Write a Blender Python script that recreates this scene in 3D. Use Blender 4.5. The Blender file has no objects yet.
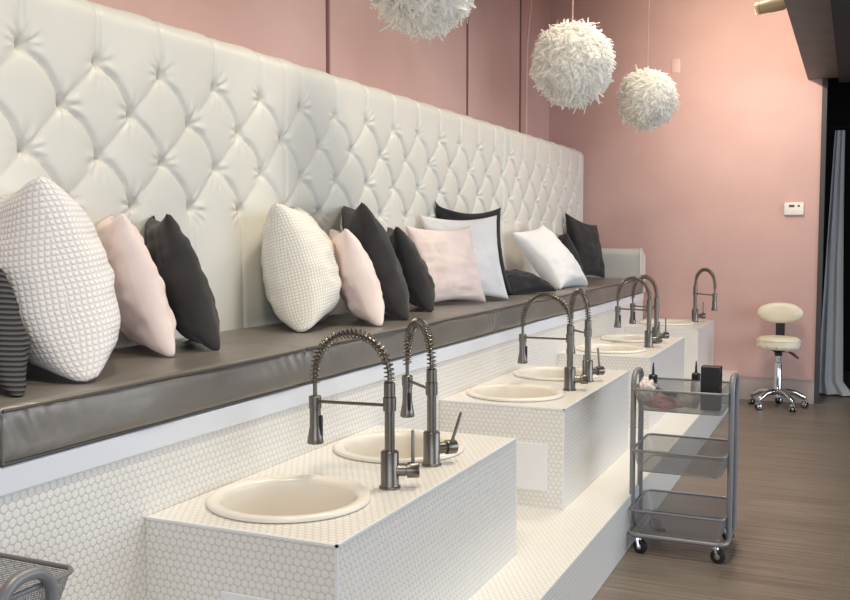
import bpy, bmesh, math, random
import numpy as np
from mathutils import Vector, Matrix, noise
random.seed(7)
rng = np.random.default_rng(7)
PI = math.pi
SC = bpy.context.scene
COL = SC.collection

def lin(r, g, b):
    f = lambda c: (c/255)/12.92 if c/255 <= .04045 else ((c/255+.055)/1.055)**2.4
    return (f(r), f(g), f(b), 1)

# ------------------------------------------------------------------ camera
cd = bpy.data.cameras.new('camera')
cd.sensor_width = 36; cd.lens = 36*960/850; cd.clip_start = .05; cd.clip_end = 100
cam = bpy.data.objects.new('camera', cd); COL.objects.link(cam)
cam.location = (0, 0, 1.385)
cam.rotation_euler = (math.radians(90-3.873), 0, math.radians(24.08))
SC.camera = cam

# ------------------------------------------------------------------ light
SC.view_settings.view_transform = 'Standard'; SC.view_settings.look = 'None'
SC.view_settings.exposure = 0.1; SC.view_settings.gamma = 1
SC.view_settings.use_curve_mapping = False
SC.cycles.max_bounces = 16; SC.cycles.diffuse_bounces = 8; SC.cycles.transparent_max_bounces = 16
w = bpy.data.worlds.new('world'); SC.world = w; w.use_nodes = True
bg = w.node_tree.nodes['Background']
bg.inputs[0].default_value = (.80, .89, 1.0, 1); bg.inputs[1].default_value = 0.35

def area(name, loc, rot, sx, sy, power, col, spread=180):
    l = bpy.data.lights.new(name, 'AREA'); l.shape = 'RECTANGLE'; l.size = sx; l.size_y = sy
    l.energy = power; l.color = col; l.spread = math.radians(spread)
    o = bpy.data.objects.new(name, l); COL.objects.link(o); o.location = loc; o.rotation_euler = rot
    return o
# daylight through the shop front behind the camera and the glazing on the right-hand side
area('window_daylight', (2.0, -2.9, 1.6), (math.radians(90), 0, 0), 5.0, 2.6, 116, (.80, .89, 1.0))
area('window_daylight', (4.6, 5.6, 1.7), (0, math.radians(90), 0), 2.6, 6.6, 190, (.80, .89, 1.0))
# warm ceiling lights along the bench
for y in (1.2, 3.3, 5.3):
    area('ceiling_light', (-.75, y, 3.85), (0, 0, 0), .5, .5, 31, (1.0, .895, .72), 140)
area('ceiling_light', (-.95, 7.0, 3.85), (0, 0, 0),   .5, .5, 11, (1.0, .895, .72), 95)

sp = bpy.data.lights.new('spotlight_beam', 'SPOT'); sp.energy = 125; sp.color = (1, .86, .70); sp.spot_size = math.radians(135); sp.spot_blend = 1; sp.shadow_soft_size = .04
so = bpy.data.objects.new('spotlight_beam', sp); COL.objects.link(so); so.location = (-.80, 6.86, 2.88)
so.rotation_euler = Vector((.24, 1, .02)).to_track_quat('-Z', 'Y').to_euler()

# ------------------------------------------------------------------ materials
def mat(name, col, rough=.5, metal=0, spec=.5, **k):
    m = bpy.data.materials.new(name); m.use_nodes = True
    b = m.node_tree.nodes['Principled BSDF']
    b.inputs['Base Color'].default_value = col; b.inputs['Roughness'].default_value = rough
    b.inputs['Metallic'].default_value = metal; b.inputs['Specular IOR Level'].default_value = spec
    for kk, v in k.items(): b.inputs[kk].default_value = v
    return m
def NT(m):
    nt = m.node_tree
    def n(t, **k):
        x = nt.nodes.new(t)
        for a, v in k.items(): setattr(x, a, v)
        return x
    return nt, n, nt.links.new, nt.nodes['Principled BSDF']
def coords(nt, n, L, uv=False, scale=(1, 1, 1), obj=True):
    tc = n('ShaderNodeTexCoord'); mp = n('ShaderNodeMapping'); mp.inputs['Scale'].default_value = scale
    L(tc.outputs['UV' if uv else 'Object'], mp.inputs['Vector']); return mp.outputs[0]
def noisy(m, col1, col2, scale=4, detail=4, bump=0, bscale=None, stretch=(1, 1, 1), dist=.01):
    nt, n, L, b = NT(m)
    v = coords(nt, n, L, scale=stretch)
    t = n('ShaderNodeTexNoise'); t.inputs['Scale'].default_value = scale; t.inputs['Detail'].default_value = detail
    L(v, t.inputs['Vector'])
    r = n('ShaderNodeValToRGB'); r.color_ramp.elements[0].color = col1; r.color_ramp.elements[1].color = col2
    r.color_ramp.elements[0].position = .35; r.color_ramp.elements[1].position = .65
    L(t.outputs['Fac'], r.inputs[0]); L(r.outputs[0], b.inputs['Base Color'])
    if bump:
        t2 = n('ShaderNodeTexNoise'); t2.inputs['Scale'].default_value = bscale or scale; t2.inputs['Detail'].default_value = 3
        L(v, t2.inputs['Vector'])
        bp = n('ShaderNodeBump'); bp.inputs['Strength'].default_value = bump; bp.inputs['Distance'].default_value = dist
        L(t2.outputs['Fac'], bp.inputs['Height']); L(bp.outputs[0], b.inputs['Normal'])
    return m

def penny(name, tile, grout, a=.0215, strength=.55):
    m = mat(name, tile, .28); nt, n, L, b = NT(m)
    v = coords(nt, n, L, uv=True)
    def lattice(off):
        ad = n('ShaderNodeVectorMath', operation='ADD'); ad.inputs[1].default_value = off; L(v, ad.inputs[0])
        wr = n('ShaderNodeVectorMath', operation='WRAP')
        h = (a/2, a*math.sqrt(3)/2, .5)
        wr.inputs[1].default_value = h; wr.inputs[2].default_value = (-h[0], -h[1], -h[2])
        L(ad.outputs[0], wr.inputs[0])
        sp = n('ShaderNodeSeparateXYZ'); L(wr.outputs[0], sp.inputs[0])
        cb = n('ShaderNodeCombineXYZ'); L(sp.outputs[0], cb.inputs[0]); L(sp.outputs[1], cb.inputs[1])
        ln = n('ShaderNodeVectorMath', operation='LENGTH'); L(cb.outputs[0], ln.inputs[0]); return ln.outputs['Value']
    mn = n('ShaderNodeMath', operation='MINIMUM')
    L(lattice((0, 0, 0)), mn.inputs[0]); L(lattice((a/2, a*math.sqrt(3)/2, 0)), mn.inputs[1])
    mr = n('ShaderNodeMapRange', interpolation_type='SMOOTHSTEP')
    mr.inputs[1].default_value = a*.36; mr.inputs[2].default_value = a*.50; mr.inputs[3].default_value = 1; mr.inputs[4].default_value = 0
    L(mn.outputs[0], mr.inputs[0])
    mx = n('ShaderNodeMix', data_type='RGBA'); mx.inputs['A'].default_value = grout; mx.inputs['B'].default_value = tile
    L(mr.outputs[0], mx.inputs['Factor']); L(mx.outputs['Result'], b.inputs['Base Color'])
    bp = n('ShaderNodeBump'); bp.inputs['Strength'].default_value = strength; bp.inputs['Distance'].default_value = .004
    L(mr.outputs[0], bp.inputs['Height']); L(bp.outputs[0], b.inputs['Normal'])
    return m

def waffle(name, c1, c2, pitch, strength=.8, ribs=False, rough=.9):
    m = mat(name, c1, rough, spec=.2); nt, n, L, b = NT(m)
    v = coords(nt, n, L, uv=True)
    sp = n('ShaderNodeSeparateXYZ'); L(v, sp.inputs[0])
    outs = []
    for i in ((1,) if ribs else (0, 1)):
        mu = n('ShaderNodeMath', operation='MULTIPLY'); mu.inputs[1].default_value = 2*PI/pitch; L(sp.outputs[i], mu.inputs[0])
        si = n('ShaderNodeMath', operation='SINE'); L(mu.outputs[0], si.inputs[0])
        mr = n('ShaderNodeMapRange'); mr.inputs[1].default_value = -1; mr.inputs[2].default_value = .4
        L(si.outputs[0], mr.inputs[0]); outs.append(mr.outputs[0])
    if len(outs) == 2:
        q = n('ShaderNodeMath', operation='MULTIPLY'); L(outs[0], q.inputs[0]); L(outs[1], q.inputs[1]); h = q.outputs[0]
    else: h = outs[0]
    mx = n('ShaderNodeMix', data_type='RGBA'); mx.inputs['A'].default_value = c2; mx.inputs['B'].default_value = c1
    L(h, mx.inputs['Factor']); L(mx.outputs['Result'], b.inputs['Base Color'])
    bp = n('ShaderNodeBump'); bp.inputs['Strength'].default_value = strength; bp.inputs['Distance'].default_value = .006
    L(h, bp.inputs['Height']); L(bp.outputs[0], b.inputs['Normal'])
    return m

M = {}
M['pink_wall'] = noisy(mat('pink_wall', lin(208, 172, 166), .75), lin(205, 169, 162), lin(210, 174, 167), 3, 6, .05, 60)
M['groove'] = mat('wall_groove', lin(120, 80, 76), .8)
M['ceiling'] = mat('ceiling_paint', lin(225, 220, 210), .9)
M['taupe'] = mat('taupe_paint', lin(214, 204, 192), .85)
M['dark_ceiling'] = mat('dark_ceiling_paint', lin(96, 92, 90), .9)
M['plain_white'] = mat('white_paint', lin(236, 237, 240), .45)
M['fascia'] = mat('bench_fascia_white', lin(228, 231, 238), .4)
M['dark_grey'] = noisy(mat('dark_grey_paint', lin(100, 97, 96), .6), lin(96, 94, 93), lin(104, 101, 100), 5, 3)
M['jamb'] = mat('jamb_paint', lin(66, 64, 65), .6)
M['unlit_black'] = mat('unlit_black', lin(26, 27, 29), .8)  # puts the darkness of the unlit passage into the base colour
M['tile'] = penny('white_penny_tile', lin(238, 236, 232), lin(219, 215, 208), strength=.4)
M['vinyl'] = noisy(mat('white_vinyl', lin(222, 220, 212), .42), lin(219, 217, 209), lin(224, 222, 214), 3, 3, .06, 260, dist=.002)
M['satin'] = noisy(mat('grey_satin_vinyl', lin(132, 128, 123), .40, .35), lin(124, 119, 113), lin(137, 132, 127), 2.2, 4, .35, 7, (1, .6, 1), .02)
M['piping'] = mat('grey_piping', lin(84, 79, 74), .5)
M['basin'] = mat('bisque_basin', lin(236, 230, 220), .25)
M['nickel'] = mat('brushed_nickel', lin(126, 120, 113), .34, 1)
M['rubber'] = mat('black_rubber', lin(28, 27, 27), .55)
M['chrome'] = mat('chrome', lin(200, 200, 202), .12, 1)
M['cart'] = mat('grey_cart_metal', lin(134, 134, 136), .42, .25)
M['cream_vinyl'] = mat('cream_vinyl', lin(233, 224, 200), .4)
M['black_plastic'] = mat('black_plastic', lin(24, 24, 26), .4)
M['brown_plastic'] = mat('brown_lever', lin(80, 44, 38), .4)
M['plastic_white'] = mat('white_plastic', lin(236, 230, 222), .4)
M['display'] = mat('dark_display', lin(92, 84, 74), .3)
M['pale_plate'] = mat('pale_plate', lin(226, 192, 182), .5)
M['beige_lamp'] = mat('beige_lamp', lin(178, 160, 132), .45)
M['cord'] = mat('pale_cord', lin(214, 178, 170), .6)
M['cable'] = mat('pale_cable', lin(240, 214, 206), .5)
M['curtain'] = mat('grey_curtain', lin(205, 208, 212), .85)
M['baseboard'] = noisy(mat('baseboard_grey', lin(182, 164, 158), .5), lin(176, 160, 154), lin(188, 170, 163), 6, 2)
M['clear'] = mat('clear_plastic', lin(222, 222, 218), .15, **{'Transmission Weight': .75})
M['bag'] = mat('white_packet', lin(226, 214, 208), .35)
M['pink_cloth'] = mat('pink_cloth', lin(186, 128, 122), .9)
# pillow fabrics
M['white_waffle'] = waffle('white_waffle_cloth', lin(250, 247, 246), lin(228, 222, 221), .0155, .4)
M['cream_waffle'] = waffle('cream_waffle_cloth', lin(246, 243, 235), lin(228, 223, 213), .0125, .35)
M['grey_rib'] = waffle('dark_ribbed_cloth', lin(92, 90, 92), lin(44, 43, 46), .016, .9, ribs=True)
def cloth(name, rgb, d=5):
    r, g, b = rgb
    return noisy(mat(name, lin(r, g, b), .92, spec=.15, **{'Sheen Weight': .15}), lin(r-d, g-d, b-d), lin(r+d, g+d, b+d), 9, 4, .25, 260, dist=.003)
M['pink_fabric'] = cloth('pink_cotton', (245, 226, 220))
M['charcoal'] = cloth('charcoal_cotton', (62, 60, 60))
M['black_fabric'] = cloth('black_cotton', (38, 38, 42), 3)
M['white_fabric'] = cloth('white_cotton', (240, 239, 240), 3)
M['feather'] = mat('white_feather', lin(253, 252, 249), .85, spec=.1)
nt, n, L, b = NT(M['feather'])
tr = n('ShaderNodeBsdfTranslucent'); tr.inputs[0].default_value = lin(253, 252, 249); ms = n('ShaderNodeMixShader'); ms.inputs[0].default_value = .6
L(b.outputs[0], ms.inputs[1]); L(tr.outputs[0], ms.inputs[2]); L(ms.outputs[0], nt.nodes['Material Output'].inputs[0])

def floor_mat():
    m = mat('wood_plank_floor', lin(120, 104, 92), .38, spec=.4); nt, n, L, b = NT(m)
    v = coords(nt, n, L)
    br = n('ShaderNodeTexBrick'); br.offset = .37; br.inputs['Scale'].default_value = 1
    br.inputs['Brick Width'].default_value = 1.25; br.inputs['Row Height'].default_value = .15
    br.inputs['Mortar Size'].default_value = .0008
    br.inputs['Color1'].default_value = lin(122, 112, 102); br.inputs['Color2'].default_value = lin(132, 121, 111)
    br.inputs['Mortar'].default_value = lin(104, 93, 84)
    L(v, br.inputs['Vector'])
    v2 = coords(nt, n, L, scale=(1.0, 30, 1))
    t = n('ShaderNodeTexNoise'); t.inputs['Scale'].default_value = 1.6; t.inputs['Detail'].default_value = 7; t.inputs['Roughness'].default_value = .65
    L(v2, t.inputs['Vector'])
    r = n('ShaderNodeValToRGB'); r.color_ramp.elements[0].color = (.50, .485, .47, 1); r.color_ramp.elements[1].color = (1.28, 1.27, 1.26, 1)
    r.color_ramp.elements[0].position = .3; r.color_ramp.elements[1].position = .7
    L(t.outputs['Fac'], r.inputs[0])
    mx = n('ShaderNodeMix', data_type='RGBA', blend_type='MULTIPLY'); mx.inputs['Factor'].default_value = 1
    L(br.outputs['Color'], mx.inputs['A']); L(r.outputs[0], mx.inputs['B']); L(mx.outputs['Result'], b.inputs['Base Color'])
    bp = n('ShaderNodeBump'); bp.inputs['Strength'].default_value = .08; bp.inputs['Distance'].default_value = .003
    L(t.outputs['Fac'], bp.inputs['Height']); L(bp.outputs[0], b.inputs['Normal'])
    return m
M['floor'] = floor_mat()
def mesh_mat():
    # woven wire: fine wires with gaps between
    m = mat('wire_mesh', lin(136, 136, 138), .45, .25); nt, n, L, b = NT(m)
    v = coords(nt, n, L, uv=True)
    ck = n('ShaderNodeVectorMath', operation='WRAP'); ck.inputs[1].default_value = (.5,)*3; ck.inputs[2].default_value = (-.5,)*3
    sc = n('ShaderNodeVectorMath', operation='SCALE'); sc.inputs['Scale'].default_value = 1/.0035; L(v, sc.inputs[0]); L(sc.outputs[0], ck.inputs[0])
    ab = n('ShaderNodeVectorMath', operation='ABSOLUTE'); L(ck.outputs[0], ab.inputs[0])
    sp = n('ShaderNodeSeparateXYZ'); L(ab.outputs[0], sp.inputs[0])
    mx = n('ShaderNodeMath', operation='MAXIMUM'); L(sp.outputs[0], mx.inputs[0]); L(sp.outputs[1], mx.inputs[1])
    gt = n('ShaderNodeMath', operation='GREATER_THAN'); gt.inputs[1].default_value = .32; L(mx.outputs[0], gt.inputs[0])
    L(gt.outputs[0], b.inputs['Alpha'])
    return m
M['mesh'] = mesh_mat()

# ------------------------------------------------------------------ mesh helpers
def box(bm, a, b):
    vs = [bm.verts.new((x, y, z)) for x in (a[0], b[0]) for y in (a[1], b[1]) for z in (a[2], b[2])]
    for f in ((0, 1, 3, 2), (4, 6, 7, 5), (0, 4, 5, 1), (2, 3, 7, 6), (0, 2, 6, 4), (1, 5, 7, 3)):
        bm.faces.new([vs[i] for i in f])
def BX(a, b, bevel=0, seg=2):
    bm = bmesh.new(); box(bm, a, b)
    if bevel: bmesh.ops.bevel(bm, geom=bm.edges[:], offset=bevel, segments=seg, affect='EDGES', profile=.5)
    return bm
def tube(bm, pts, r, n=10, closed=False, caps=True):
    pts = [Vector(p) for p in pts]; N = len(pts)
    rs = r if hasattr(r, '__len__') else [r]*N
    tang = []
    for i in range(N):
        if closed: t = pts[(i+1) % N]-pts[i-1]
        else: t = pts[min(i+1, N-1)]-pts[max(i-1, 0)]
        tang.append(t.normalized())
    ref = Vector((0, 0, 1)) if abs(tang[0].z) < .9 else Vector((1, 0, 0))
    u = tang[0].cross(ref).normalized(); rings = []
    for i in range(N):
        t = tang[i]; u = (u - t*u.dot(t)).normalized(); v = t.cross(u)
        rings.append([bm.verts.new(pts[i]+(u*math.cos(2*PI*k/n)+v*math.sin(2*PI*k/n))*rs[i]) for k in range(n)])
    for i in range(N if closed else N-1):
        A, B = rings[i], rings[(i+1) % N]
        for k in range(n): bm.faces.new((A[k], A[(k+1) % n], B[(k+1) % n], B[k]))
    if caps and not closed:
        bm.faces.new(rings[0][::-1]); bm.faces.new(rings[-1])
def lathe(bm, prof, c=(0, 0, 0), n=32, sx=1, sy=1):
    rings = []
    for r, z in prof:
        if r < 1e-6: rings.append([bm.verts.new((c[0], c[1], c[2]+z))])
        else: rings.append([bm.verts.new((c[0]+sx*r*math.cos(2*PI*k/n), c[1]+sy*r*math.sin(2*PI*k/n), c[2]+z)) for k in range(n)])
    for A, B in zip(rings, rings[1:]):
        for k in range(n):
            k2 = (k+1) % n
            if len(A) == 1 and len(B) == 1: continue
            if len(A) == 1: bm.faces.new((A[0], B[k2], B[k]))
            elif len(B) == 1: bm.faces.new((A[k], A[k2], B[0]))
            else: bm.faces.new((A[k], A[k2], B[k2], B[k]))
def grid(bm, P):
    n, m = len(P), len(P[0])
    V = [[bm.verts.new(P[i][j]) for j in range(m)] for i in range(n)]
    for i in range(n-1):
        for j in range(m-1): bm.faces.new((V[i][j], V[i+1][j], V[i+1][j+1], V[i][j+1]))
    return V
def wloc(p):
    v = Vector((0, 0, 0))
    while p: v += p.location; p = p.parent
    return v
def obj(name, bm, m, parent=None, smooth=True, world=True, uv=True, origin=None, recalc=True, angle=40):
    if recalc: bmesh.ops.recalc_face_normals(bm, faces=bm.faces[:])
    if uv:
        L = bm.loops.layers.uv.verify()
        for f in bm.faces:
            nn = f.normal; ax = max(range(3), key=lambda i: abs(nn[i]))
            a, b = [(1, 2), (0, 2), (0, 1)][ax]
            for l in f.loops: l[L].uv = (l.vert.co[a], l.vert.co[b])
    o_ = wloc(parent) if (parent and world) else (Vector(origin) if origin else None)
    if o_ is not None: bmesh.ops.translate(bm, vec=-o_, verts=bm.verts[:])
    me = bpy.data.meshes.new(name); bm.to_mesh(me); bm.free()
    me.materials.append(m)
    if smooth:
        me.polygons.foreach_set('use_smooth', [True]*len(me.polygons))
        if angle: me.set_sharp_from_angle(angle=math.radians(angle))
    o = bpy.data.objects.new(name, me); COL.objects.link(o)
    if parent: o.parent = parent
    elif origin: o.location = origin
    return o
def tag(o, label, cat, group=None):
    o['label'] = label; o['category'] = cat
    if group: o['group'] = group
    return o
def thing(name, label, cat, loc=(0, 0, 0), rz=0, group=None):
    o = bpy.data.objects.new(name, None); COL.objects.link(o); o.empty_display_size = .1
    o.location = loc; o.rotation_euler = (0, 0, rz); return tag(o, label, cat, group)
def struct(name, bm, m, **k):
    o = obj(name, bm, m, **k); o['kind'] = 'structure'; return o
def plain(name, bm, m, label, cat, origin, group=None, **k):
    return tag(obj(name, bm, m, origin=origin, **k), label, cat, group)

# ------------------------------------------------------------------ setting
SEAT = 1.018; HBX = -2.2; YB = 8.45; WX = -2.55; CH = 3.9
struct('floor', BX((WX, -3, -.05), (5, 11, 0)), M['floor'], smooth=False)
struct('ceiling', BX((WX, -3, CH), (5, YB, CH+.1)), M['dark_ceiling'], smooth=False)
struct('wall_left', BX((WX-.12, -3, 0), (WX, YB+.12, CH)), M['pink_wall'], smooth=False)
struct('wall_back', BX((WX, YB, 0), (-.272, YB+.12, CH)), M['pink_wall'], smooth=False)
struct('blocker_wall_front', BX((WX, -3.12, 0), (5, -3, CH)), M['taupe'], smooth=False)  # unseen wall added to block light from behind the camera
struct('blocker_wall_right', BX((5, -3.12, 0), (5.12, 1.6, CH)), M['taupe'], smooth=False)  # unseen wall added to keep side light off the pedestal fronts
# passage beyond the pink wall; its near-black colour stands in for missing light
struct('wall_passage_end', BX((-.8, 10.6, 0), (3, 10.7, 3.2)), M['unlit_black'], smooth=False)
struct('wall_passage_left', BX((-.92, YB+.12, 0), (-.8, 10.6, 3.2)), M['unlit_black'], smooth=False)
struct('wall_passage_right', BX((.42, YB, 0), (5, YB+.12, CH)), M['unlit_black'], smooth=False)
struct('ceiling_passage', BX((-.8, YB+.12, 2.9), (3, 10.6, 3.0)), M['unlit_black'], smooth=False)
bm = BX((-.382, 2.2, 2.64), (-.15, YB, CH)); struct('soffit', bm, M['dark_grey'], smooth=False)
struct('soffit_dark_fill', BX((-.15, 2.2, 2.60), (.55, YB, CH)), M['unlit_black'], smooth=False)  # slab filling the dark area beside the soffit, darkness put into its colour
bm = bmesh.new(); box(bm, (-.895, YB-.014, 0), (-.272, YB, .19)); box(bm, (-.895, YB-.018, .18), (-.272, YB, .19))
struct('baseboard_back', bm, M['baseboard'], smooth=False)
struct('trim_jamb', BX((-.272, YB-.01, 0), (-.235, YB+.14, 2.64)), M['jamb'], smooth=False)
# vertical seams of the pink wall panelling, each a dark reveal strip and a rounded lip
for i, (y, lip) in enumerate(((4.449, .03), (6.437, .015), (7.618, .02))):
    bm = bmesh.new(); box(bm, (WX, y-.011, 1.9), (WX+.004, y+.011, CH))
    struct('trim_%d' % (i+1), bm, M['groove'], smooth=False)
    bm = bmesh.new(); tube(bm, [(WX+.004, y+.011+lip*.5, 1.9), (WX+.004, y+.011+lip*.5, CH)], lip*.42, 10)
    struct('trim_%d' % (i+4), bm, M['pink_wall'])
# raised pilaster strip on the pink wall
struct('trim_7', BX((WX, 4.47, 1.9), (WX+.012, 4.78, CH), .003), M['pink_wall'], smooth=False)

# ------------------------------------------------------------------ tiled step, bench base
struct('tiled_step', BX((-1.642, 1.46, 0), (-.875, YB, .237), .002, 1), M['tile'], smooth=False)
bb = thing('tiled_bench', 'long tiled built-in bench with white board and low white end arm under grey cushions', 'bench', (-1.9, 5, 0))
obj('tiled_base', BX((-2.36, 1.4495, 0), (-1.642, 8.25, .831)), M['tile'], bb, smooth=False)
obj('fascia_board', BX((-2.36, 1.4495, .831), (-1.636, 8.25, .892), .003, 1), M['fascia'], bb, smooth=False)

# ------------------------------------------------------------------ seat cushions
def cushion(y0, y1, label):
    root = thing('seat_cushion', label, 'cushion', (-1.9, (y0+y1)/2, .893), group='grey cushions along the bench')
    x0, x1, z0, z1 = -2.198, -1.632, .893, SEAT
    rr = .022
    prof = [(x0, z0), (x0, z1-.004)]
    nx = 26
    prof += [(x0+(x1-rr-x0)*k/nx, z1) for k in range(1, nx+1)]
    prof += [(x1-rr+rr*math.sin(a), z1-rr+rr*math.cos(a)) for a in (.4, .8, 1.2, PI/2)]
    prof += [(x1, z1-rr-(z1-2*rr-z0)*k/7) for k in range(1, 8)]
    prof += [(x1-rr+rr*math.cos(a), z0+rr-rr*math.sin(a)) for a in (.5, 1.0, PI/2)]
    prof += [(x0, z0)]
    ny = int((y1-y0)/.012); P = []
    for j in range(ny+1):
        t = j/ny; y = y0+(y1-y0)*t; de = min(t, 1-t)*(y1-y0)
        row = []
        for x, z in prof:
            nv = noise.noise(Vector((x*3, y*2.2, 5)))*.009 + noise.noise(Vector((x*9, y*7+z*4, 1)))*.0035
            e = math.exp(-de/.07)
            pk = .0045*e*math.sin(y*0+z*0+ (x*95 if z > z1-.01 else z*150))
            dz = (nv*.9 + pk -   .003*math.exp(-de/.012)) if z > z1-.03 else 0
            dx = 0
            if x > x1-.01 and z < z1-.01:
                rip = .0060*math.sin(y*115+z*60)*math.exp(-abs(de-.06)/.07)*max(0, (z-z0)/(z1-z0))
                dx = noise.noise(Vector((y*3.2, z*10, 2)))*.010 + rip - .003*math.exp(-de/.008)
                dx += .006*math.sin(PI*(z-z0)/(z1-z0))
            row.append((x+dx, y, z+dz))
        P.append(row)
    bm = bmesh.new(); V = grid(bm, P)
    bm.faces.new(V[0][:-1]); bm.faces.new(V[-1][:-1][::-1])
    bmesh.ops.remove_doubles(bm, verts=bm.verts[:], dist=.0004)
    obj('cover', bm, M['satin'], root, angle=60)
    for k, z in enumerate((z1-.006, z0+.005)):
        bm = bmesh.new()
        pts = [(x1+(.0015 if k == 0 else -.006)+noise.noise(Vector((y0+s*(y1-y0)*1.0, k*7, 0)))*.003, y0+.006+(y1-y0-.012)*s, z+noise.noise(Vector((y0+s*(y1-y0)*2, k*3+9, 0)))*.003) for s in [i/40 for i in range(41)]]
        tube(bm, pts, .0038, 8); obj('piping', bm, M['piping'], root)
    bm = bmesh.new(); tube(bm, [(x1-.003, y0+.004, z0+.006), (x1-.002, y0+.004, z1-.012)], .0030, 8)
    obj('piping', bm, M['satin'], root)
    return root
CY = [1.462, 2.69, 4.51, 6.36, 8.18]
CL = ['nearest grey satin seat cushion, under the ribbed dark and white waffle pillows',
      'grey satin seat cushion behind the two nearest faucets, under the cream waffle pillow',
      'grey satin seat cushion under the facing pink and white pillows',
      'farthest grey satin seat cushion, running up to the white bench arm']
for i in range(4): cushion(CY[i], CY[i+1], CL[i])
# white roll arm at the far end
bm = bmesh.new()
pr = [(8.19, .893), (8.19, 1.17)] + [(8.245-.06*math.cos(a), 1.21+.06*math.sin(a)) for a in [PI*k/10 for k in range(0, 9)]] + [(8.40, 1.20), (8.40, .893)]
P = [[(x, y, z) for y, z in pr] for x in (-2.19, -1.675, -1.66)]
V = grid(bm, P); bm.faces.new(V[0]); bm.faces.new(V[-1][::-1])
arm = obj('padded_arm', bm, M['vinyl'], bb, angle=35); arm['label'] = 'low white upholstered arm'
bm = bmesh.new(); tube(bm, [(-1.662, y, z) for y, z in pr], .006, 8); obj('arm_piping', bm, M['vinyl'], arm)

# ------------------------------------------------------------------ tufted headboard
hb = thing('tufted_headboard', 'long white button-tufted headboard running behind the whole bench', 'headboard', (-2.3, 5, .9))
Y0T, DY, Z0T, DZ = 2.095, .307, 1.935, .15
def tuft_depth(y, z):
    yc = (y-Y0T)/DY; zr = (Z0T-z)/DZ
    zc = np.clip(zr, 0, 3)
    a = yc+zc*.5; b = yc-zc*.5
    bow = .085*np.abs(np.sin(PI*a))*np.clip(np.minimum(zr, 3-zr)*4, 0, 1)
    b = b-bow
    da = .2146*np.abs(a-np.round(a)); db = .2146*np.abs(b-np.round(b))
    ha = 1-.55*np.exp(-da/.026); hb_ = 1-np.exp(-db/.011)
    out = np.maximum(np.maximum(-zr, zr-3), 0)*DZ           # metres beyond the button field
    fade = np.exp(-out/.06)
    dv = np.minimum(da, db)*.307/.2146
    diam = 1-ha*hb_
    vert = np.exp(-dv/.007)
    inside = .020*diam
    outside = .019*diam*fade + .020*vert*(.55+.55*np.exp(-out/.12))*(1-.5*fade)
    d = np.where(out > 0, outside, inside)
    # nearest button
    r0 = np.clip(np.round(zr), 0, 3)
    best = np.full(y.shape, 9.); th = np.zeros(y.shape); ph = np.zeros(y.shape)
    for rr in (-1, 0, 1):
        r = np.clip(r0+rr, 0, 3); off = .5*(r % 2)
        k = np.round(yc-off)+off
        ey = (yc-k)*DY; ez = (r-zr)*DZ
        q = np.hypot(ey, ez); m_ = q < best
        best = np.where(m_, q, best); th = np.where(m_, np.arctan2(ez, ey), th); ph = np.where(m_, k*5.3+r*2.1, ph)
    d = d+.030*np.exp(-(best/.015)**2)+.014*np.exp(-best/.03)
    d = d+.0055*np.cos(10*th+ph+1.7*np.sin(ph*3+2*th))*np.exp(-((best-.042)/.032)**2)*(.5+.5*np.sin(th*1+ph*1.7))
    return d
ZT = 2.135; RB = .07
panels = [(1.40, 3.487), (3.487, 6.25), (6.25, 8.40)]
zs = np.arange(.95, ZT-RB+.0001, .0068)
for p, (ya, yb) in enumerate(panels):
    ys = np.linspace(ya, yb, int((yb-ya)/.0068))
    arcs = np.linspace(0, PI/2, 9)[1:]
    base = [(HBX, z, 1.0, 0.0) for z in zs] + [(HBX-RB+RB*math.cos(t), ZT-RB+RB*math.sin(t), math.cos(t), math.sin(t)) for t in arcs] + [(HBX-RB-.05*k, ZT, 0, 1) for k in (1, 2, 3, 4)]
    base = np.array(base)
    Yg, Bz = np.meshgrid(ys, base[:, 1], indexing='ij')
    sl = np.concatenate([zs, ZT-RB+RB*arcs, np.full(4, ZT+.05)])
    D = tuft_depth(Yg, np.broadcast_to(sl, Yg.shape))
    ed = np.minimum(Yg-ya, yb-Yg)
    edge = np.where(ed < .02, .012*(1-ed/.02)**2, 0)
    if p == 2:
        e2 = np.clip((yb-Yg)/.06, 0, 1); endr = .06*(1-np.sqrt(np.clip(1-(1-e2)**2, 0, 1)))
    else: endr = 0
    wob = .006*np.sin(Yg*20.5+1)*np.exp(-np.abs(Bz-ZT)/.15)*.4
    if p == 2: D = D*np.clip((8.33-Yg)/.12, 0, 1)
    D = D+edge+endr+wob
    X = base[:, 0][None]-D*base[:, 2][None]; Z = Bz-D*base[:, 3][None]
    n0, n1 = Yg.shape
    verts = np.stack([X, Yg, Z], -1).reshape(-1, 3)-np.array([-2.3, 5, .9])
    idx = np.arange(n0*n1).reshape(n0, n1)
    F = np.stack([idx[:-1, :-1], idx[1:, :-1], idx[1:, 1:], idx[:-1, 1:]], -1).reshape(-1, 4)
    me = bpy.data.meshes.new('tufted_panel'); me.from_pydata(verts.tolist(), [], F.tolist())
    me.polygons.foreach_set('use_smooth', [True]*len(me.polygons)); me.materials.append(M['vinyl'])
    o = bpy.data.objects.new('tufted_panel', me); COL.objects.link(o); o.parent = hb
obj('back_frame', BX((-2.545, 1.40, .9), (-2.262, 8.395, ZT-.055), .01), M['vinyl'], hb, smooth=False)
bm = bmesh.new(); lathe(bm, [(0, -.003), (.009, -.002), (.0125, .001), (.0105, .005), (.005, .007), (0, .0075)], n=12)
bmesh.ops.rotate(bm, verts=bm.verts[:], cent=(0, 0, 0), matrix=Matrix.Rotation(PI/2, 3, 'Y'))
b0 = obj('button', bm, M['vinyl'], hb, world=False); first = True
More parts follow.
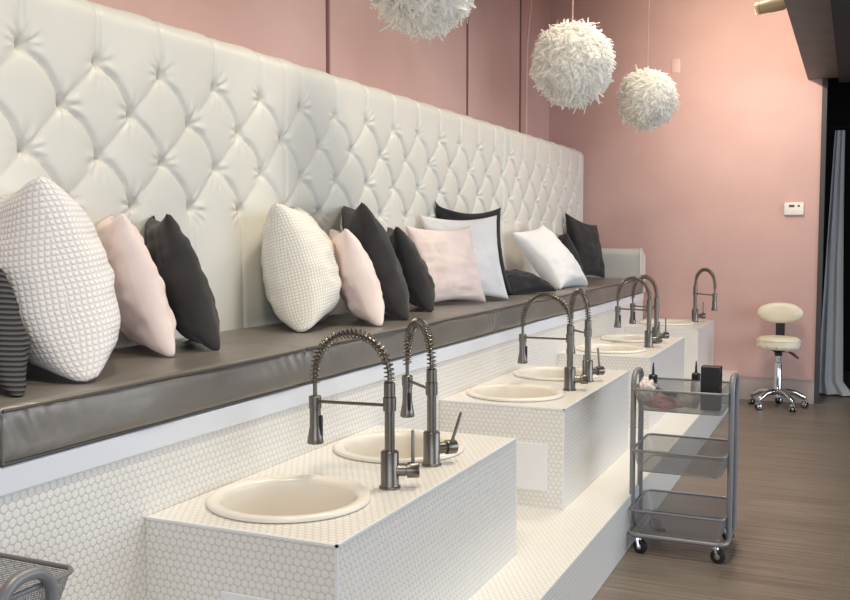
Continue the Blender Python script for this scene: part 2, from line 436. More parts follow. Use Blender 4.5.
for r in range(4):
    for k in range(-3, 22):
        y = Y0T+(k+.5*(r % 2))*DY; z = Z0T-r*DZ
        if not (1.45 < y < 8.22) or min(abs(y-3.487), abs(y-6.25)) < .02: continue
        o = b0 if first else b0.copy()
        if not first: COL.objects.link(o)
        first = False; o.location = (HBX-.064+2.3, y-5, z-.9)

# ------------------------------------------------------------------ pedestals with basins
def boolean_cut(o, cutters):
    for c in cutters:
        md = o.modifiers.new('b', 'BOOLEAN'); md.operation = 'DIFFERENCE'; md.object = c; md.solver = 'EXACT'
    dg = bpy.context.evaluated_depsgraph_get(); dg.update()
    me = bpy.data.meshes.new_from_object(o.evaluated_get(dg)); o.modifiers.clear(); o.data = me
    for c in cutters: bpy.data.objects.remove(c)
    bm = bmesh.new(); bm.from_mesh(me); L = bm.loops.layers.uv.verify()
    for f in bm.faces:
        nn = f.normal; ax = max(range(3), key=lambda i: abs(nn[i])); a, b = [(1, 2), (0, 2), (0, 1)][ax]
        for l in f.loops: l[L].uv = (l.vert.co[a], l.vert.co[b])
    bm.to_mesh(me); bm.free()
ZP = .664; PX0, PX1 = -1.641, -1.08
def pedestal(y0, y1, sinks, panel, label):
    root = thing('basin_pedestal', label, 'pedestal', ((PX0+PX1)/2, (y0+y1)/2, .237), group='tiled basin pedestals')
    body = obj('tiled_body', BX((PX0, y0, .237), (PX1, y1, ZP)), M['tile'], root, smooth=False)
    cut = []
    for sx, sy in sinks:
        bm = bmesh.new(); lathe(bm, [(0, -.195), (.190, -.195), (.190, .1), (0, .1)], (sx, sy, ZP), 48)
        c = obj('cutter', bm, M['tile'], root); cut.append(c)
    bpy.context.view_layer.update(); boolean_cut(body, cut)
    bm = bmesh.new(); t = .005
    box(bm, (PX0, y0-.0015, ZP-t), (PX1+.0015, y0+t, ZP+.0012)); box(bm, (PX1-t, y0-.0015, ZP-t), (PX1+.0015, y1+.0015, ZP+.0012))
    box(bm, (PX1-t, y0-.0015, .238), (PX1+.0015, y0+t, ZP-t)); box(bm, (PX1-t, y1-t, .238), (PX1+.0015, y1+.0015, ZP-t))
    obj('edge_trim', bm, M['plain_white'], root, smooth=False)
    if panel:
        x0, x1, z0, z1 = panel
        pa = obj('access_panel', BX((x0, y0-.007, z0), (x1, y0-.0005, z1), .002, 1), M['plain_white'], root, smooth=False)
        pa['label'] = 'square white access panel'
    return root
SX = -1.388
pedestal(1.915, 3.215, [(SX, 2.20), (SX, 2.89)], (-1.405, -1.245, .30, .508), 'nearest penny-tiled basin pedestal, holding the two closest basins')
pedestal(3.83, 5.08, [(SX, 4.115), (SX, 4.77)], (-1.298, -1.147, .312, .512), 'second penny-tiled basin pedestal, behind the nearest one, with a square panel in its front')
pedestal(5.665, 6.935, [(SX, 5.97), (SX, 6.63)], None, 'third penny-tiled basin pedestal, just left of the cart top')
pedestal(7.55, YB-.004, [(SX, 7.95)], None, 'farthest basin pedestal, built against the pink wall')

def basin(x, y, label):
    prof = [(.198, .0), (.2095, .003), (.211, .010), (.206, .0155), (.196, .0165), (.182, .013), (.1755, .006), (.173, -.004), (.171, -.05), (.167, -.12), (.15, -.165), (.10, -.178), (.022, -.182)]
    root = thing('sink_basin', label, 'basin', (x, y, ZP), group='round pedicure basins')
    prof = [(r*1.055, z) for r, z in prof]
    bm = bmesh.new(); lathe(bm, prof, (x, y, ZP), 64); obj('bowl', bm, M['basin'], root, angle=60)
    bm = bmesh.new(); lathe(bm, [(.026, -.1805), (.024, -.178), (.012, -.179), (0, -.1805)], (x, y, ZP), 24); obj('drain', bm, M['chrome'], root)
for y, l in ((2.20, 'nearest round cream basin, at the front of the closest pedestal'),
             (2.89, 'second round cream basin, at the back of the closest pedestal'),
             (4.115, 'front round basin on the second pedestal'),
             (4.77, 'rear round basin on the second pedestal, behind a faucet pair'),
             (5.97, 'front round basin on the third pedestal'),
             (6.63, 'rear round basin on the third pedestal'),
             (7.95, 'lone round basin on the farthest pedestal by the pink wall')): basin(SX, y, l)

def faucet(x, y, arm_deg, handle_deg, label, lever_tilt=0):
    root = thing('spring_faucet', label, 'faucet', (x, y, ZP), group='spring neck faucets')
    d = Vector((math.cos(math.radians(arm_deg)), math.sin(math.radians(arm_deg)), 0))
    hd = Vector((math.cos(math.radians(handle_deg)), math.sin(math.radians(handle_deg)), 0))
    B = Vector((x, y, ZP)); up = Vector((0, 0, 1))
    nk = M['nickel']; W = .235; R = W/2
    bm = bmesh.new(); lathe(bm, [(0, 0), (.031, 0), (.031, .006), (.027, .008), (.026, .012), (.026, .104), (.0235, .107), (0, .107)], B, 28)
    body = obj('base_body', bm, nk, root)
    bm = bmesh.new(); lathe(bm, [(.0145, .107), (.0145, .302), (0, .302)], B, 20); obj('column', bm, nk, root)
    bm = bmesh.new(); lathe(bm, [(.0145, .222), (.019, .223), (.019, .262), (.0145, .263)], B, 20); lathe(bm, [(.0145, .262), (.0165, .264), (.0165, .303), (.010, .305)], B, 20)
    obj('collar', bm, nk, root)
    # hose: up, over and down
    zc = .322; C0 = B+up*zc
    path = [B+up*.30, B+up*zc] + [C0+d*(R-R*math.cos(a))+up*(R*math.sin(a)) for a in [PI*k/28 for k in range(1, 29)]] + [B+d*W+up*.29, B+d*W+up*.232]
    bm = bmesh.new(); tube(bm, path, .0062, 10); obj('hose', bm, nk, root)
    # spring wound round the hose
    L = [0]
    for a, b in zip(path, path[1:]): L.append(L[-1]+(b-a).length)
    tot = L[-1]-.055
    turns = 33; pts = []; side = d.cross(up)
    for i in range(turns*9+1):
        s = tot*i/(turns*9); j = max(k for k in range(len(L)-1) if L[k] <= s+1e-9); f = (s-L[j])/(L[j+1]-L[j])
        p = path[j].lerp(path[j+1], f); t = (path[j+1]-path[j]).normalized(); nn = side.cross(t).normalized()
        rad = .0135; th = 2*PI*i/9
        pts.append(p+(nn*math.cos(th)+side*math.sin(th))*rad)
    bm = bmesh.new(); tube(bm, pts, .0024, 5); obj('spring', bm, nk, root)
    # holder arm and ring
    bm = bmesh.new(); tube(bm, [B+d*.016+up*.238, B+d*(W-.014)+up*.236], .0048, 10); obj('holder_arm', bm, nk, root)
    S = B+d*W
    bm = bmesh.new(); lathe(bm, [(.0165, .214), (.0185, .216), (.0185, .25), (.0165, .252), (.0, .252)], S, 20); obj('holder_ring', bm, nk, root)
    bm = bmesh.new(); lathe(bm, [(0, .112), (.0235, .112), (.0245, .116), (.0225, .13), (.0165, .165), (.016, .214), (0, .214)], S, 20)
    sp = obj('spray_head', bm, nk, root)
    q = -d*.016
    bm = BX((-.0045, -.0055, -.03), (.0045, .0055, .03), .002); bmesh.ops.rotate(bm, verts=bm.verts[:], cent=(0, 0, 0), matrix=Matrix.Rotation(math.radians(arm_deg), 3, 'Z'))
    bmesh.ops.translate(bm, verts=bm.verts[:], vec=S+q-d*.0025+up*.165); obj('spray_button', bm, M['black_plastic'], sp)
    H = B+up*.052
    bm = bmesh.new(); tube(bm, [H+hd*.018, H+hd*.046, H+hd*.047, H+hd*.049, H+hd*.050, H+hd*.082, H+hd*.085], [.0175, .0175, .016, .016, .0225, .0225, .020], 20); obj('valve', bm, nk, root)
    lv = up*math.cos(lever_tilt)+hd*math.sin(lever_tilt)
    bm = bmesh.new(); tube(bm, [H+hd*.066+lv*.018, H+hd*.066+lv*.112, H+hd*.066+lv*.115], [.0052, .0046, .003], 10); obj('lever', bm, nk, root)
FX = -1.194
faucet(FX, 2.425, 184, 25, 'nearest and largest spring-neck faucet, beside the closest basin')
faucet(FX, 2.722, 134, 50, 'second spring-neck faucet, beside the rear basin of the closest pedestal', .35)
faucet(FX, 4.323, 177, 20, 'front spring-neck faucet of the pair on the second pedestal')
faucet(FX+.01, 4.61, 126, 40, 'rear spring-neck faucet of the pair on the second pedestal', -.1)
faucet(FX, 6.2, 160, 20, 'front spring-neck faucet of the pair on the third pedestal')
faucet(FX, 6.45, 143, 30, 'rear spring-neck faucet of the pair on the third pedestal')
faucet(FX, 8.16, -42, 20, 'lone spring-neck faucet against the pink wall, spray head on its right')

# ------------------------------------------------------------------ pillows
def pillow(B, T, az, w, th, m, label, group=None, flip=1, n=44, ear=.13, seed=0, pz=0, hmin=SEAT+.004, name='pillow'):
    """B, T: bottom and top corner of one side edge; az: compass of the pillow's width (deg from +X); w width; th thickness."""
    B = Vector(B); T = Vector(T); p = Vector((math.cos(math.radians(az)), math.sin(math.radians(az)), 0))*w
    up = T-B; nrm = p.cross(up).normalized()
    C = B+(p+up)/2
    origin = Vector((C.x, C.y, SEAT))
    bm = bmesh.new(); L = bm.loops.layers.uv.verify(); uvd = {}
    sides = []
    for s in (1, -1):
        V = []
        for i in range(n+1):
            row = []
            for j in range(n+1):
                u = -1+2*i/n; v = -1+2*j/n
                u = math.sin(u*PI/2)*.35+u*.65; v = math.sin(v*PI/2)*.35+v*.65
                fu = (1-u*u); fv = (1-v*v)
                t = th/2*(fu*fv)**.33*(1-.10*(u*u+v*v))*(1-.16*v)
                uu = u*(1-ear*fv*abs(u)**1.5); vv = v*(1-ear*fu*abs(v)**1.5)
                co = C+p*(uu/2)+up*(vv/2)+Vector((0, 0, pz*(uu+1)/2*(vv+1)/2))
                wr = noise.noise(Vector((u*2.3+seed*3.1, v*2.3+seed, s*2)))*.013+noise.noise(Vector((u*1.6+seed, v*6.5+seed*1.7, s*3)))*.006+abs(noise.noise(Vector((u*3.1+v*2.2+seed, v*3.4-u+seed*1.7, s*3))))*.007
                # puckers running in from the edges
                ang = math.atan2(v, u); rr = max(abs(u), abs(v))
                wr += .005*noise.noise(Vector((ang*3+seed*2, s, rr)))*max(0, rr-.5)*2
                co = co+nrm*s*(t+wr*min(1, (fu*fv)**.5*1.6))
                if (i in (0, n) or j in (0, n)):
                    co = co+nrm*noise.noise(Vector((u*1.2+seed, v*1.2, 9)))*.008
                    if s == -1: row.append(sides[0][i][j]); continue
                x, y, z = co
                if z < hmin: z = hmin+(z-hmin)*.04
                lim = HBX+.006
                if x < lim: x = lim+(x-lim)*.05
                if y > 8.185: y = 8.185+(y-8.185)*.05
                vt = bm.verts.new((x, y, z)); uvd[vt] = (u*w/2, v*up.length/2); row.append(vt)
            V.append(row)
        mid = n//2
        ui = [[0]*(n+1) for _ in range(n+1)]; vj = [[0]*(n+1) for _ in range(n+1)]
        for j in range(n+1):
            for i in range(mid+1, n+1): ui[i][j] = ui[i-1][j]+(V[i][j].co-V[i-1][j].co).length
            for i in range(mid-1, -1, -1): ui[i][j] = ui[i+1][j]-(V[i][j].co-V[i+1][j].co).length
        for i in range(n+1):
            for j in range(mid+1, n+1): vj[i][j] = vj[i][j-1]+(V[i][j].co-V[i][j-1].co).length
            for j in range(mid-1, -1, -1): vj[i][j] = vj[i][j+1]-(V[i][j].co-V[i][j+1].co).length
        UVS = {}
        for i in range(n+1):
            for j in range(n+1): UVS[V[i][j]] = (ui[i][j], vj[i][j])
        sides.append(V)
        for i in range(n):
            for j in range(n):
                f = bm.faces.new((V[i][j], V[i+1][j], V[i+1][j+1], V[i][j+1]) if s == 1 else (V[i][j], V[i][j+1], V[i+1][j+1], V[i+1][j]))
                for l in f.loops: l[L].uv = UVS[l.vert]
    return plain(name, bm, m, label, 'pillow', origin, group, uv=False, angle=0)
pillow((-1.70, 1.575, SEAT), (-1.92, 1.732, 1.304), 150, .42, .13, M['grey_rib'], 'dark grey ribbed pillow cut off by the left edge of the photo', seed=1)
pillow((-1.722, 1.814, SEAT), (-1.885, 1.832, 1.536), 145, .54, .33, M['white_waffle'], 'large white waffle-weave pillow, the tallest, near the left edge', seed=2)
pillow((-1.85, 2.296, SEAT), (-1.952, 2.20, 1.452), 144, .40, .15, M['pink_fabric'], 'pale pink pillow beside the large white waffle pillow', seed=3)
pillow((-1.815, 2.472, SEAT), (-1.93, 2.38, 1.453), 140, .40, .14, M['charcoal'], 'charcoal pillow right behind the leftmost pink pillow', seed=4)
pillow((-1.878, 3.089, SEAT), (-2.03, 3.13, 1.509), 112, .46, .29, M['cream_waffle'], 'cream fine-waffle pillow standing above the nearest faucet', seed=5)
pillow((-1.72, 3.42, SEAT), (-1.85, 3.36, 1.413), 128, .40, .155, M['pink_fabric'], 'small pink pillow between the cream waffle pillow and a charcoal one', seed=6)
pillow((-1.735, 3.70, SEAT), (-1.902, 3.597, 1.524), 128, .48, .18, M['charcoal'], 'large charcoal pillow behind the small pink one, mid bench', seed=7)
pillow((-1.811, 4.134, SEAT), (-1.961, 4.057, 1.427), 122, .38, .15, M['charcoal'], 'slim charcoal pillow leaning just left of the facing pink pillow', seed=8)
pillow((-1.81, 4.86, SEAT), (-1.905, 4.86, 1.434), 240, .43, .14, M['pink_fabric'], 'square pink pillow facing the camera in front of a white pillow', seed=9)
pillow((-1.775, 5.14, SEAT), (-1.84, 5.11, 1.497), 222, .46, .12, M['white_fabric'], 'plain white square pillow between the facing pink and black pillows', seed=10)
pillow((-1.885, 5.52, SEAT), (-1.955, 5.50, 1.552), 238, .53, .13, M['black_fabric'], 'black pillow peeking out behind the plain white square pillow', seed=11, ear=.2, pz=.03)
pillow((-1.75, 6.0, SEAT), (-1.98, 5.92, 1.13), 255, .52, .17, M['black_fabric'], 'dark cushion lying low under the leaning white pillow', seed=12)
pillow((-1.79, 6.22, SEAT), (-2.13, 6.2, 1.40), 84, .52, .20, M['white_fabric'], 'white pillow leaning far back against the headboard, toward the far end', seed=13, pz=.06)
pillow((-1.97, 7.60, SEAT), (-2.11, 7.50, 1.405), 140, .36, .14, M['charcoal'], 'smaller charcoal pillow in front of the farthest one', seed=14)
pillow((-1.93, 8.04, SEAT), (-1.99, 7.98, 1.47), 240, .36, .19, M['charcoal'], 'farthest charcoal pillow, leaning beside the white bench arm', seed=15, pz=.10)

# ------------------------------------------------------------------ feather pendant lamps
def feather_lamp(c, R, label, seed, nf=1500):
    root = thing('feather_pendant_lamp', label, 'pendant lamp', c, group='white feather ball pendants')
    r_ = np.random.default_rng(seed); C = Vector(c)
    bm = bmesh.new(); core = R*.82
    bmesh.ops.create_icosphere(bm, subdivisions=3, radius=core); bmesh.ops.translate(bm, verts=bm.verts[:], vec=C)
    for k in range(nf):
        zz = 1-2*(k+.5)/nf; ph = k*2.39996
        nv = Vector((math.sqrt(1-zz*zz)*math.cos(ph), math.sqrt(1-zz*zz)*math.sin(ph), zz))
        rv = noise.noise_vector(nv*3.2+Vector((seed*7, 0, 0)))*1.6+Vector(r_.normal(size=3))*.7; tg = (rv-nv*rv.dot(nv)).normalized()
        dn = Vector((0, 0, -1)); dn = dn-nv*dn.dot(nv)
        tg = (tg*.75+dn*.75+Vector((0, 0, 0))).normalized() if (tg*.75+dn*.75).length > .1 else tg
        ln = R*r_.uniform(.15, .40)*(1.5 if r_.random() < .02 else 1); wd = R*r_.uniform(.016, .036)
        lift = r_.uniform(.05, .55)
        s = tg.cross(nv).normalized(); prev = None
        p = C+nv*core*.98; ln = ln*(1+.15*max(0, -nv.z)**2); dirn = (nv*lift+tg*(1-lift*.3)).normalized(); curl = r_.uniform(-.1, .5)
        steps = 3
        for i in range(steps+1):
            f = i/steps; ww = wd*(.5, 1.0, 1.05, .62)[i]
            cup = nv*ww*.35
            a = bm.verts.new(p+s*ww-cup); b = bm.verts.new(p); c2 = bm.verts.new(p-s*ww-cup)
            if prev:
                bm.faces.new((prev[0], prev[1], b, a)); bm.faces.new((prev[1], prev[2], c2, b))
            prev = (a, b, c2)
            dirn = (dirn-nv*curl*.35+Vector((0, 0, -.07))+s*r_.uniform(-.12, .12)).normalized()
            p = p+dirn*ln/steps
    sh = obj('feather_shade', bm, M['feather'], root, recalc=False, angle=0)
    bm = bmesh.new(); tube(bm, [C+Vector((0, 0, R*.6)), (c[0]+.004, c[1], (c[2]+CH)/2), (c[0], c[1], CH-.02)], .004, 8); obj('cord', bm, M['cord'], root)
    bm = bmesh.new(); lathe(bm, [(0, 0), (.045, 0), (.055, -.008), (.05, -.022), (0, -.024)], (c[0], c[1], CH), 24); obj('ceiling_rose', bm, M['plain_white'], root)
feather_lamp((-1.62, 3.60, 2.435), .235, 'nearest white feather ball lamp, cut off by the top edge', 1, 9000)
feather_lamp((-1.406, 5.071, 2.308), .228, 'middle white feather ball lamp, the larger of the two seen whole', 2, 9000)
feather_lamp((-1.392, 7.025, 2.368), .222, 'farthest white feather ball lamp, the smallest looking, hanging lowest', 3, 8000)

# ------------------------------------------------------------------ wall fittings
t = thing('thermostat', 'white thermostat on the pink wall above the stool', 'thermostat', (-.462, YB, 1.6))
obj('case', BX((-.537, YB-.028, 1.548), (-.387, YB-.0005, 1.652), .008), M['plastic_white'], t)
obj('display', BX((-.500, YB-.031, 1.612), (-.458, YB-.027, 1.632), .001, 1), M['display'], t, smooth=False)
obj('button', BX((-.434, YB-.031, 1.614), (-.416, YB-.027, 1.630), .002), M['display'], t, smooth=False)
plain('blank_wall_plate', BX((-1.468, YB-.008, 2.765), (-1.398, YB-.0005, 2.885), .003), M['pale_plate'], 'small pale blank plate high on the pink back wall', 'wall plate', (-1.433, YB, 2.82))
bm = bmesh.new(); pts = [(WX+.05, 7.64, 2.05), (WX+.05, 7.64, 2.85), (WX+.05, 7.66, 3.0), (WX+.055, 7.69, 3.15), (WX+.05, 7.76, 3.35), (WX+.05, 7.77, 3.6), (WX+.02, 7.75, CH-.01)]
tube(bm, pts, .0085, 8); plain('wall_cable', bm, M['cable'], 'thin pale cable running down the left pink wall near the corner', 'cable', pts[0])
sl = thing('spotlight', 'beige spotlight at the top edge beside the dark soffit', 'spotlight', (-.5, 6.9, 2.89))
bm = bmesh.new(); dv = Vector((-.8, .12, -.1)).normalized(); S0 = Vector((-.455, 6.88, 2.925))
tube(bm, [S0, S0+dv*.02, S0+dv*.09, S0+dv*.13, S0+dv*.165, S0+dv*.17], [.038, .048, .048, .043, .041, .036], 24); obj('lamp_head', bm, M['beige_lamp'], sl)
bm = bmesh.new(); tube(bm, [S0+dv*.17, S0+dv*.195, S0+dv*.20], [.042, .042, .038], 24); obj('front_ring', bm, M['beige_lamp'], sl)
bm = bmesh.new(); tube(bm, [S0, (-.384, 6.88, 2.93)], .018, 12); obj('bracket', bm, M['beige_lamp'], sl)

# ------------------------------------------------------------------ carts
def rrect(x0, x1, y0, y1, z, r, n=6):
    pts = []
    for cx, cy, a0 in ((x1-r, y1-r, 0), (x0+r, y1-r, PI/2), (x0+r, y0+r, PI), (x1-r, y0+r, 1.5*PI)):
        for k in range(n+1):
            a = a0+PI/2*k/n; pts.append((cx+r*math.cos(a), cy+r*math.sin(a), z))
    return pts
def cart(x0, x1, y0, y1, hw, label, Zr=(.72, .453, .187), Zb=(.628, .36, .087), htop=.79, hc=None):
    """x0..x1, y0..y1: outer size of the trays; hw: half spread of each side handle."""
    root = thing('rolling_cart', label, 'cart', ((x0+x1)/2, (y0+y1)/2, 0))
    cy = (y0+y1)/2 if hc is None else hc
    for zr, zb in zip(Zr, Zb):
        top = rrect(x0+.012, x1-.012, y0, y1, zr, .03); bot = rrect(x0+.035, x1-.035, y0+.025, y1-.025, zb, .03)
        bm = bmesh.new(); A = [bm.verts.new(p) for p in top]; B = [bm.verts.new(p) for p in bot]; n = len(A)
        for k in range(n): bm.faces.new((A[k], A[(k+1) % n], B[(k+1) % n], B[k]))
        bm.faces.new(B)
        tr = obj('wire_tray', bm, M['mesh'], root, angle=50)
        bm = bmesh.new(); tube(bm, top, .0055, 8, closed=True); obj('rim', bm, M['cart'], tr)
        bm = bmesh.new(); tube(bm, bot, .003, 6, closed=True); obj('bottom_wire', bm, M['cart'], tr)
    for x, s in ((x0, -1), (x1, 1)):
        bm = bmesh.new(); r = min(.055, hw*.9); zt = htop-.012
        pts = [(x, cy-hw, .09), (x, cy-hw, zt-r)] + [(x, cy-hw+r-r*math.cos(a), zt-r+r*math.sin(a)) for a in [PI/2*k/7 for k in range(1, 8)]] + \
              [(x, cy+hw-r+r*math.sin(a), zt-r+r*math.cos(a)) for a in [PI/2*k/7 for k in range(0, 8)]] + [(x, cy+hw, .09)]
        tube(bm, pts, .0125, 12); obj('side_handle', bm, M['cart'], root)
    bm = bmesh.new(); tube(bm, rrect(x0, x1, y0-.01, y1+.01, .083, .05), .0105, 10, closed=True); obj('base_frame', bm, M['cart'], root)
    for cx in (x0+.045, x1-.045):
        for yy in (y0+.012, y1-.012):
            a = random.uniform(.9, 1.7); ax = Vector((math.cos(a), math.sin(a), 0)); fw = Vector((-ax.y, ax.x, 0)); wc = Vector((cx, yy, .031))+fw*-.012
            bm = bmesh.new(); tube(bm, [wc-ax*.012, wc-ax*.010, wc+ax*.010, wc+ax*.012], [.025, .0305, .0305, .025], 24)
            wh = obj('caster_wheel', bm, M['rubber'], root)
            bm = bmesh.new(); tube(bm, [wc-ax*.0135, wc+ax*.0135], .012, 16)
            for s in (-1, 1):
                q = wc+ax*s*.0145
                tube(bm, [q, Vector((cx, yy, .066))+ax*s*.0115], [.007, .009], 8)
            tube(bm, [(cx, yy, .060), (cx, yy, .075)], [.017, .013], 16)
            obj('caster_fork', bm, M['chrome'], wh)
    return root
cart(-.874, -.458, 4.125, 4.50, .085, 'grey three-tier wire cart standing on the wood floor beside the step', hc=4.30)
cart(-1.785, -1.385, 1.135, 1.428, .062, 'grey wire cart in the bottom left corner, only its top tray in view', hc=1.287, htop=.768)

# things in the top tray of the cart
zt = .634
bx = thing('black_box', 'tall black box standing in the cart top tray', 'box', (-.55, 4.25, zt))
obj('box_body', BX((-.588, 4.215, zt), (-.507, 4.285, .822), .003), M['black_plastic'], bx, smooth=False)
bm = bmesh.new(); box(bm, (-.589, 4.214, .784), (-.506, 4.286, .786)); obj('lid_seam', bm, M['rubber'], bx, smooth=False)
def bottle(x, y, s, label):
    t = thing('applicator_bottle', label, 'bottle', (x, y, zt), group='bottles in the cart')
    bm = bmesh.new(); lathe(bm, [(0, 0), (.024*s, 0), (.026*s, .004), (.026*s, .085), (.022*s, .096), (.013, .100), (0, .1)], (x, y, zt), 20); obj('bottle_body', bm, M['clear'], t)
    bm = bmesh.new(); lathe(bm, [(.013, .1), (.0195, .101), (.0195, .130), (.016, .133), (.006, .136), (.0045, .165), (.0022, .188), (0, .188)], (x, y, zt), 16); obj('nozzle_cap', bm, M['black_plastic'], t)
bottle(-.800, 4.27, 1.0, 'clear bottle with black nozzle cap at the left end of the cart tray')
bottle(-.634, 4.40, .9, 'clear bottle with black nozzle cap beside the black box')
def lump(name, c, sx, sy, sz, m, label, cat, amp=.35, seed=0, freq=3):
    bm = bmesh.new(); bmesh.ops.create_icosphere(bm, subdivisions=4, radius=1)
    for v in bm.verts:
        p = v.co.copy(); k = 1+amp*noise.noise(p*freq*.6+Vector((seed, 0, 0)))+amp*.5*abs(noise.noise(p*freq*1.7+Vector((0, seed, 0))))
        q = Vector((p.x*sx*k, p.y*sy*k, p.z*sz*k)); q.z = max(q.z, -sz*.55); v.co = q+Vector(c)
    return plain(name, bm, m, label, cat, (c[0], c[1], c[2]-sz*.55), angle=0)
lump('plastic_packet', (-.812, 4.19, zt+.062), .030, .035, .055, M['bag'], 'crumpled whitish packet at the left end of the cart tray', 'packet', .6, 3, 4)
lump('folded_cloth', (-.745, 4.20, zt+.019), .062, .045, .03, M['pink_cloth'], 'dusty pink cloth bunched in the cart top tray', 'cloth', .5, 5)
bm = bmesh.new(); tube(bm, [(-.685, 4.27, zt+.0265), (-.610, 4.235, zt+.0265), (-.606, 4.233, zt+.0265)], [.026, .026, .014], 20)
plain('clear_jar', bm, M['clear'], 'clear jar lying on its side in the cart tray, left of the black box', 'jar', (-.645, 4.25, zt))
cl = thing('hair_clip', 'dark clip lying on the pink cloth in the cart tray', 'clip', (-.72, 4.18, zt+.05))
for s in (-1, 1):
    bm = bmesh.new(); tube(bm, [(-.770, 4.185+s*.014, zt+.088), (-.745, 4.185+s*.008, zt+.076), (-.722, 4.185+s*.003, zt+.066), (-.695, 4.18+s*.014, zt+.070), (-.682, 4.178+s*.015, zt+.054)], [.004, .006, .010, .013, .005], 10); obj('jaw', bm, M['black_plastic'], cl)
plain('small_tin', BX((-.760, 4.19, .0885), (-.722, 4.215, .098), .002), M['black_plastic'], 'flat black tin in the bottom tray of the cart', 'tin', (-.74, 4.2, .09))

# ------------------------------------------------------------------ stool
sx, sy = -.535, 8.14
st = thing('rolling_stool', 'cream padded rolling stool with backrest in front of the pink wall', 'stool', (sx, sy, 0))
bm = bmesh.new(); lathe(bm, [(0, .478), (.150, .478), (.160, .484), (.166, .50), (.166, .535), (.160, .556), (.145, .568), (.10, .575), (0, .577)], (sx, sy, 0), 48)
seat = obj('seat', bm, M['cream_vinyl'], st, angle=60)
bm = bmesh.new()
for z in (.547, .503): tube(bm, [(sx+.1665*math.cos(2*PI*k/48), sy+.1665*math.sin(2*PI*k/48), z) for k in range(48)], .003, 6, closed=True)
obj('piping', bm, M['cream_vinyl'], seat)
bm = bmesh.new()
for k in range(14):
    a = 2*PI*k/14+.2; c = Vector((sx+.166*math.cos(a), sy+.166*math.sin(a), .499)); r = Vector((math.cos(a), math.sin(a), 0))
    tube(bm, [c, c+r*.003, c+r*.005], [.007, .006, .002], 10)
obj('studs', bm, M['chrome'], seat)
bm = bmesh.new(); by = sy+.165; n = 40
rings = []
for (f, yo) in ((0, -.032), (.55, -.030), (.85, -.023), (.97, -.010), (1.0, .004), (.97, .018), (.8, .026), (0, .028)):
    if f == 0: rings.append([bm.verts.new((sx-.005, by+yo, .752))]); continue
    rings.append([bm.verts.new((sx-.005+f*.178*math.copysign(abs(math.cos(2*PI*k/n))**.9, math.cos(2*PI*k/n)), by+yo+.02*math.cos(2*PI*k/n)**2*f*-1, .752+f*.085*math.sin(2*PI*k/n))) for k in range(n)])
for A, B in zip(rings, rings[1:]):
    for k in range(n):
        k2 = (k+1) % n
        if len(A) == 1: bm.faces.new((A[0], B[k2], B[k]))
        elif len(B) == 1: bm.faces.new((A[k], A[k2], B[0]))
        else: bm.faces.new((A[k], A[k2], B[k2], B[k]))
obj('backrest', bm, M['cream_vinyl'], st, angle=60)
bm = bmesh.new(); P = [(sy-.05, .470), (sy+.12, .462), (sy+.185, .475), (sy+.200, .53), (sy+.198, .72), (sy+.197, .76)]
for (y, z), (y2, z2) in zip(P, P[1:]):
    pass
V = grid(bm, [[(x, y, z) for y, z in P] for x in (sx-.037, sx+.032)])
r = bmesh.ops.extrude_face_region(bm, geom=bm.faces[:]); bmesh.ops.translate(bm, vec=(0, .007, -.006), verts=[e for e in r['geom'] if isinstance(e, bmesh.types.BMVert)])
obj('back_bracket', bm, M['black_plastic'], st, smooth=False)
bm = bmesh.new(); lathe(bm, [(0, .477), (.05, .477), (.05, .462), (.03, .445), (.028, .42), (0, .42)], (sx, sy, 0), 20); obj('seat_mechanism', bm, M['black_plastic'], st)
bm = bmesh.new(); tube(bm, [(sx+.03, sy-.03, .455), (sx+.09, sy-.06, .455)], .006, 8); lvr = obj('height_lever', bm, M['chrome'], st)
bm = bmesh.new(); tube(bm, [(sx+.085, sy-.058, .458), (sx+.115, sy-.07, .445), (sx+.155, sy-.085, .415)], [.008, .012, .009], 10); obj('lever_grip', bm, M['brown_plastic'], lvr)
bm = bmesh.new(); lathe(bm, [(.018, .42), (.018, .37), (.030, .365), (.030, .15), (.034, .145), (.034, .09), (0, .09)], (sx, sy, 0), 24); obj('gas_column', bm, M['chrome'], st)
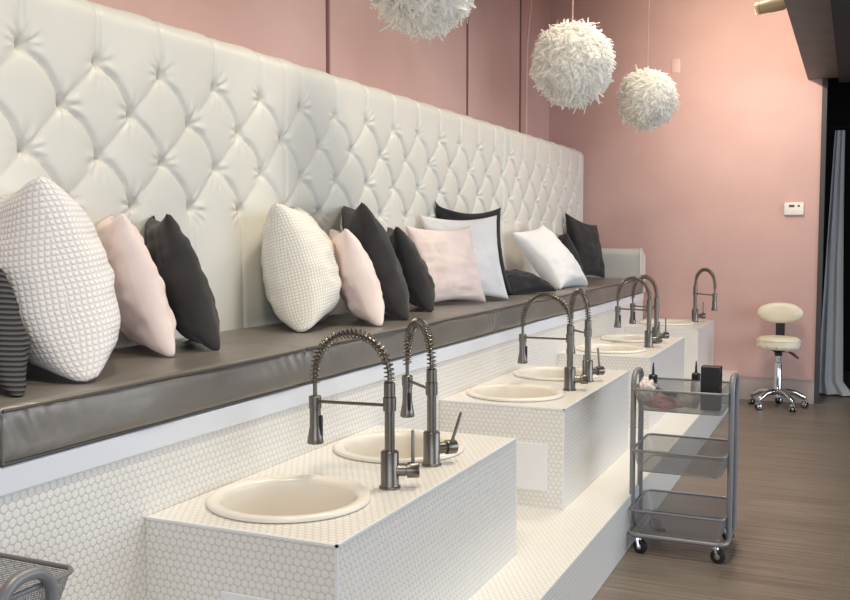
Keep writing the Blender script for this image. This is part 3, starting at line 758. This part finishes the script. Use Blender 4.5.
for k in range(5):
    a = math.radians(90+72*k); d = Vector((math.cos(a), math.sin(a), 0)); s = Vector((-d.y, d.x, 0)); C = Vector((sx, sy, 0))
    bm = bmesh.new(); pts = [C+d*f+Vector((0, 0, z)) for f, z in ((.02, .125), (.07, .135), (.14, .122), (.18, .098), (.212, .082), (.221, .074))]
    tube(bm, pts, [.026, .025, .022, .020, .019, .012], 12); leg = obj('leg', bm, M['chrome'], st)
    wc = C+d*.214+Vector((0, 0, .027)); ax = (s*.8+d*.5).normalized()
    bm = bmesh.new()
    for q in (-1, 1): tube(bm, [wc+ax*q*.006, wc+ax*q*.008, wc+ax*q*.020, wc+ax*q*.022], [.022, .0265, .0265, .022], 20)
    cw = obj('caster_wheel', bm, M['rubber'], leg)
    bm = bmesh.new(); tube(bm, [wc+Vector((0, 0, .0)), wc+Vector((0, 0, .05))], [.006, .013], 10); tube(bm, [wc-ax*.026, wc-ax*.024, wc+ax*.024, wc+ax*.026], [.014, .019, .019, .014], 16); tube(bm, [wc+Vector((0, 0, .018)), wc+Vector((0, 0, .034))], [.026, .018], 14); obj('caster_hood', bm, M['chrome'], leg)

# ------------------------------------------------------------------ curtain in the dark passage
cu = thing('grey_curtain', 'sheer grey curtain hanging in the dark passage at the right edge', 'curtain', (-.15, 8.95, 0))
bm = bmesh.new(); P = []
for j in range(60):
    f = j/59; z = .012+2.26*(1-f)
    x0 = -.178-.085*f**.9; x1 = -.100+.045*f**1.5
    if z < .12: x1 += .10*(1-z/.12)
    row = []
    for i in range(70):
        u = i/69; amp = .006+.008*f
        row.append((x0+(x1-x0)*u, 8.95+amp*math.sin(u*15+.7*math.sin(f*3))-(.05*(1-z/.12)*u if z < .12 else 0)+.01*noise.noise(Vector((u*6, f*4, 0))), z+.012*noise.noise(Vector((u*5, f*3, 4)))*f))
    P.append(row)
grid(bm, P); obj('drape', bm, M['curtain'], cu, angle=0, recalc=False)
bm = bmesh.new(); tube(bm, [(-.78, 8.95, 2.30), (.41, 8.95, 2.30)], .004, 8); obj('curtain_wire', bm, M['unlit_black'], cu)
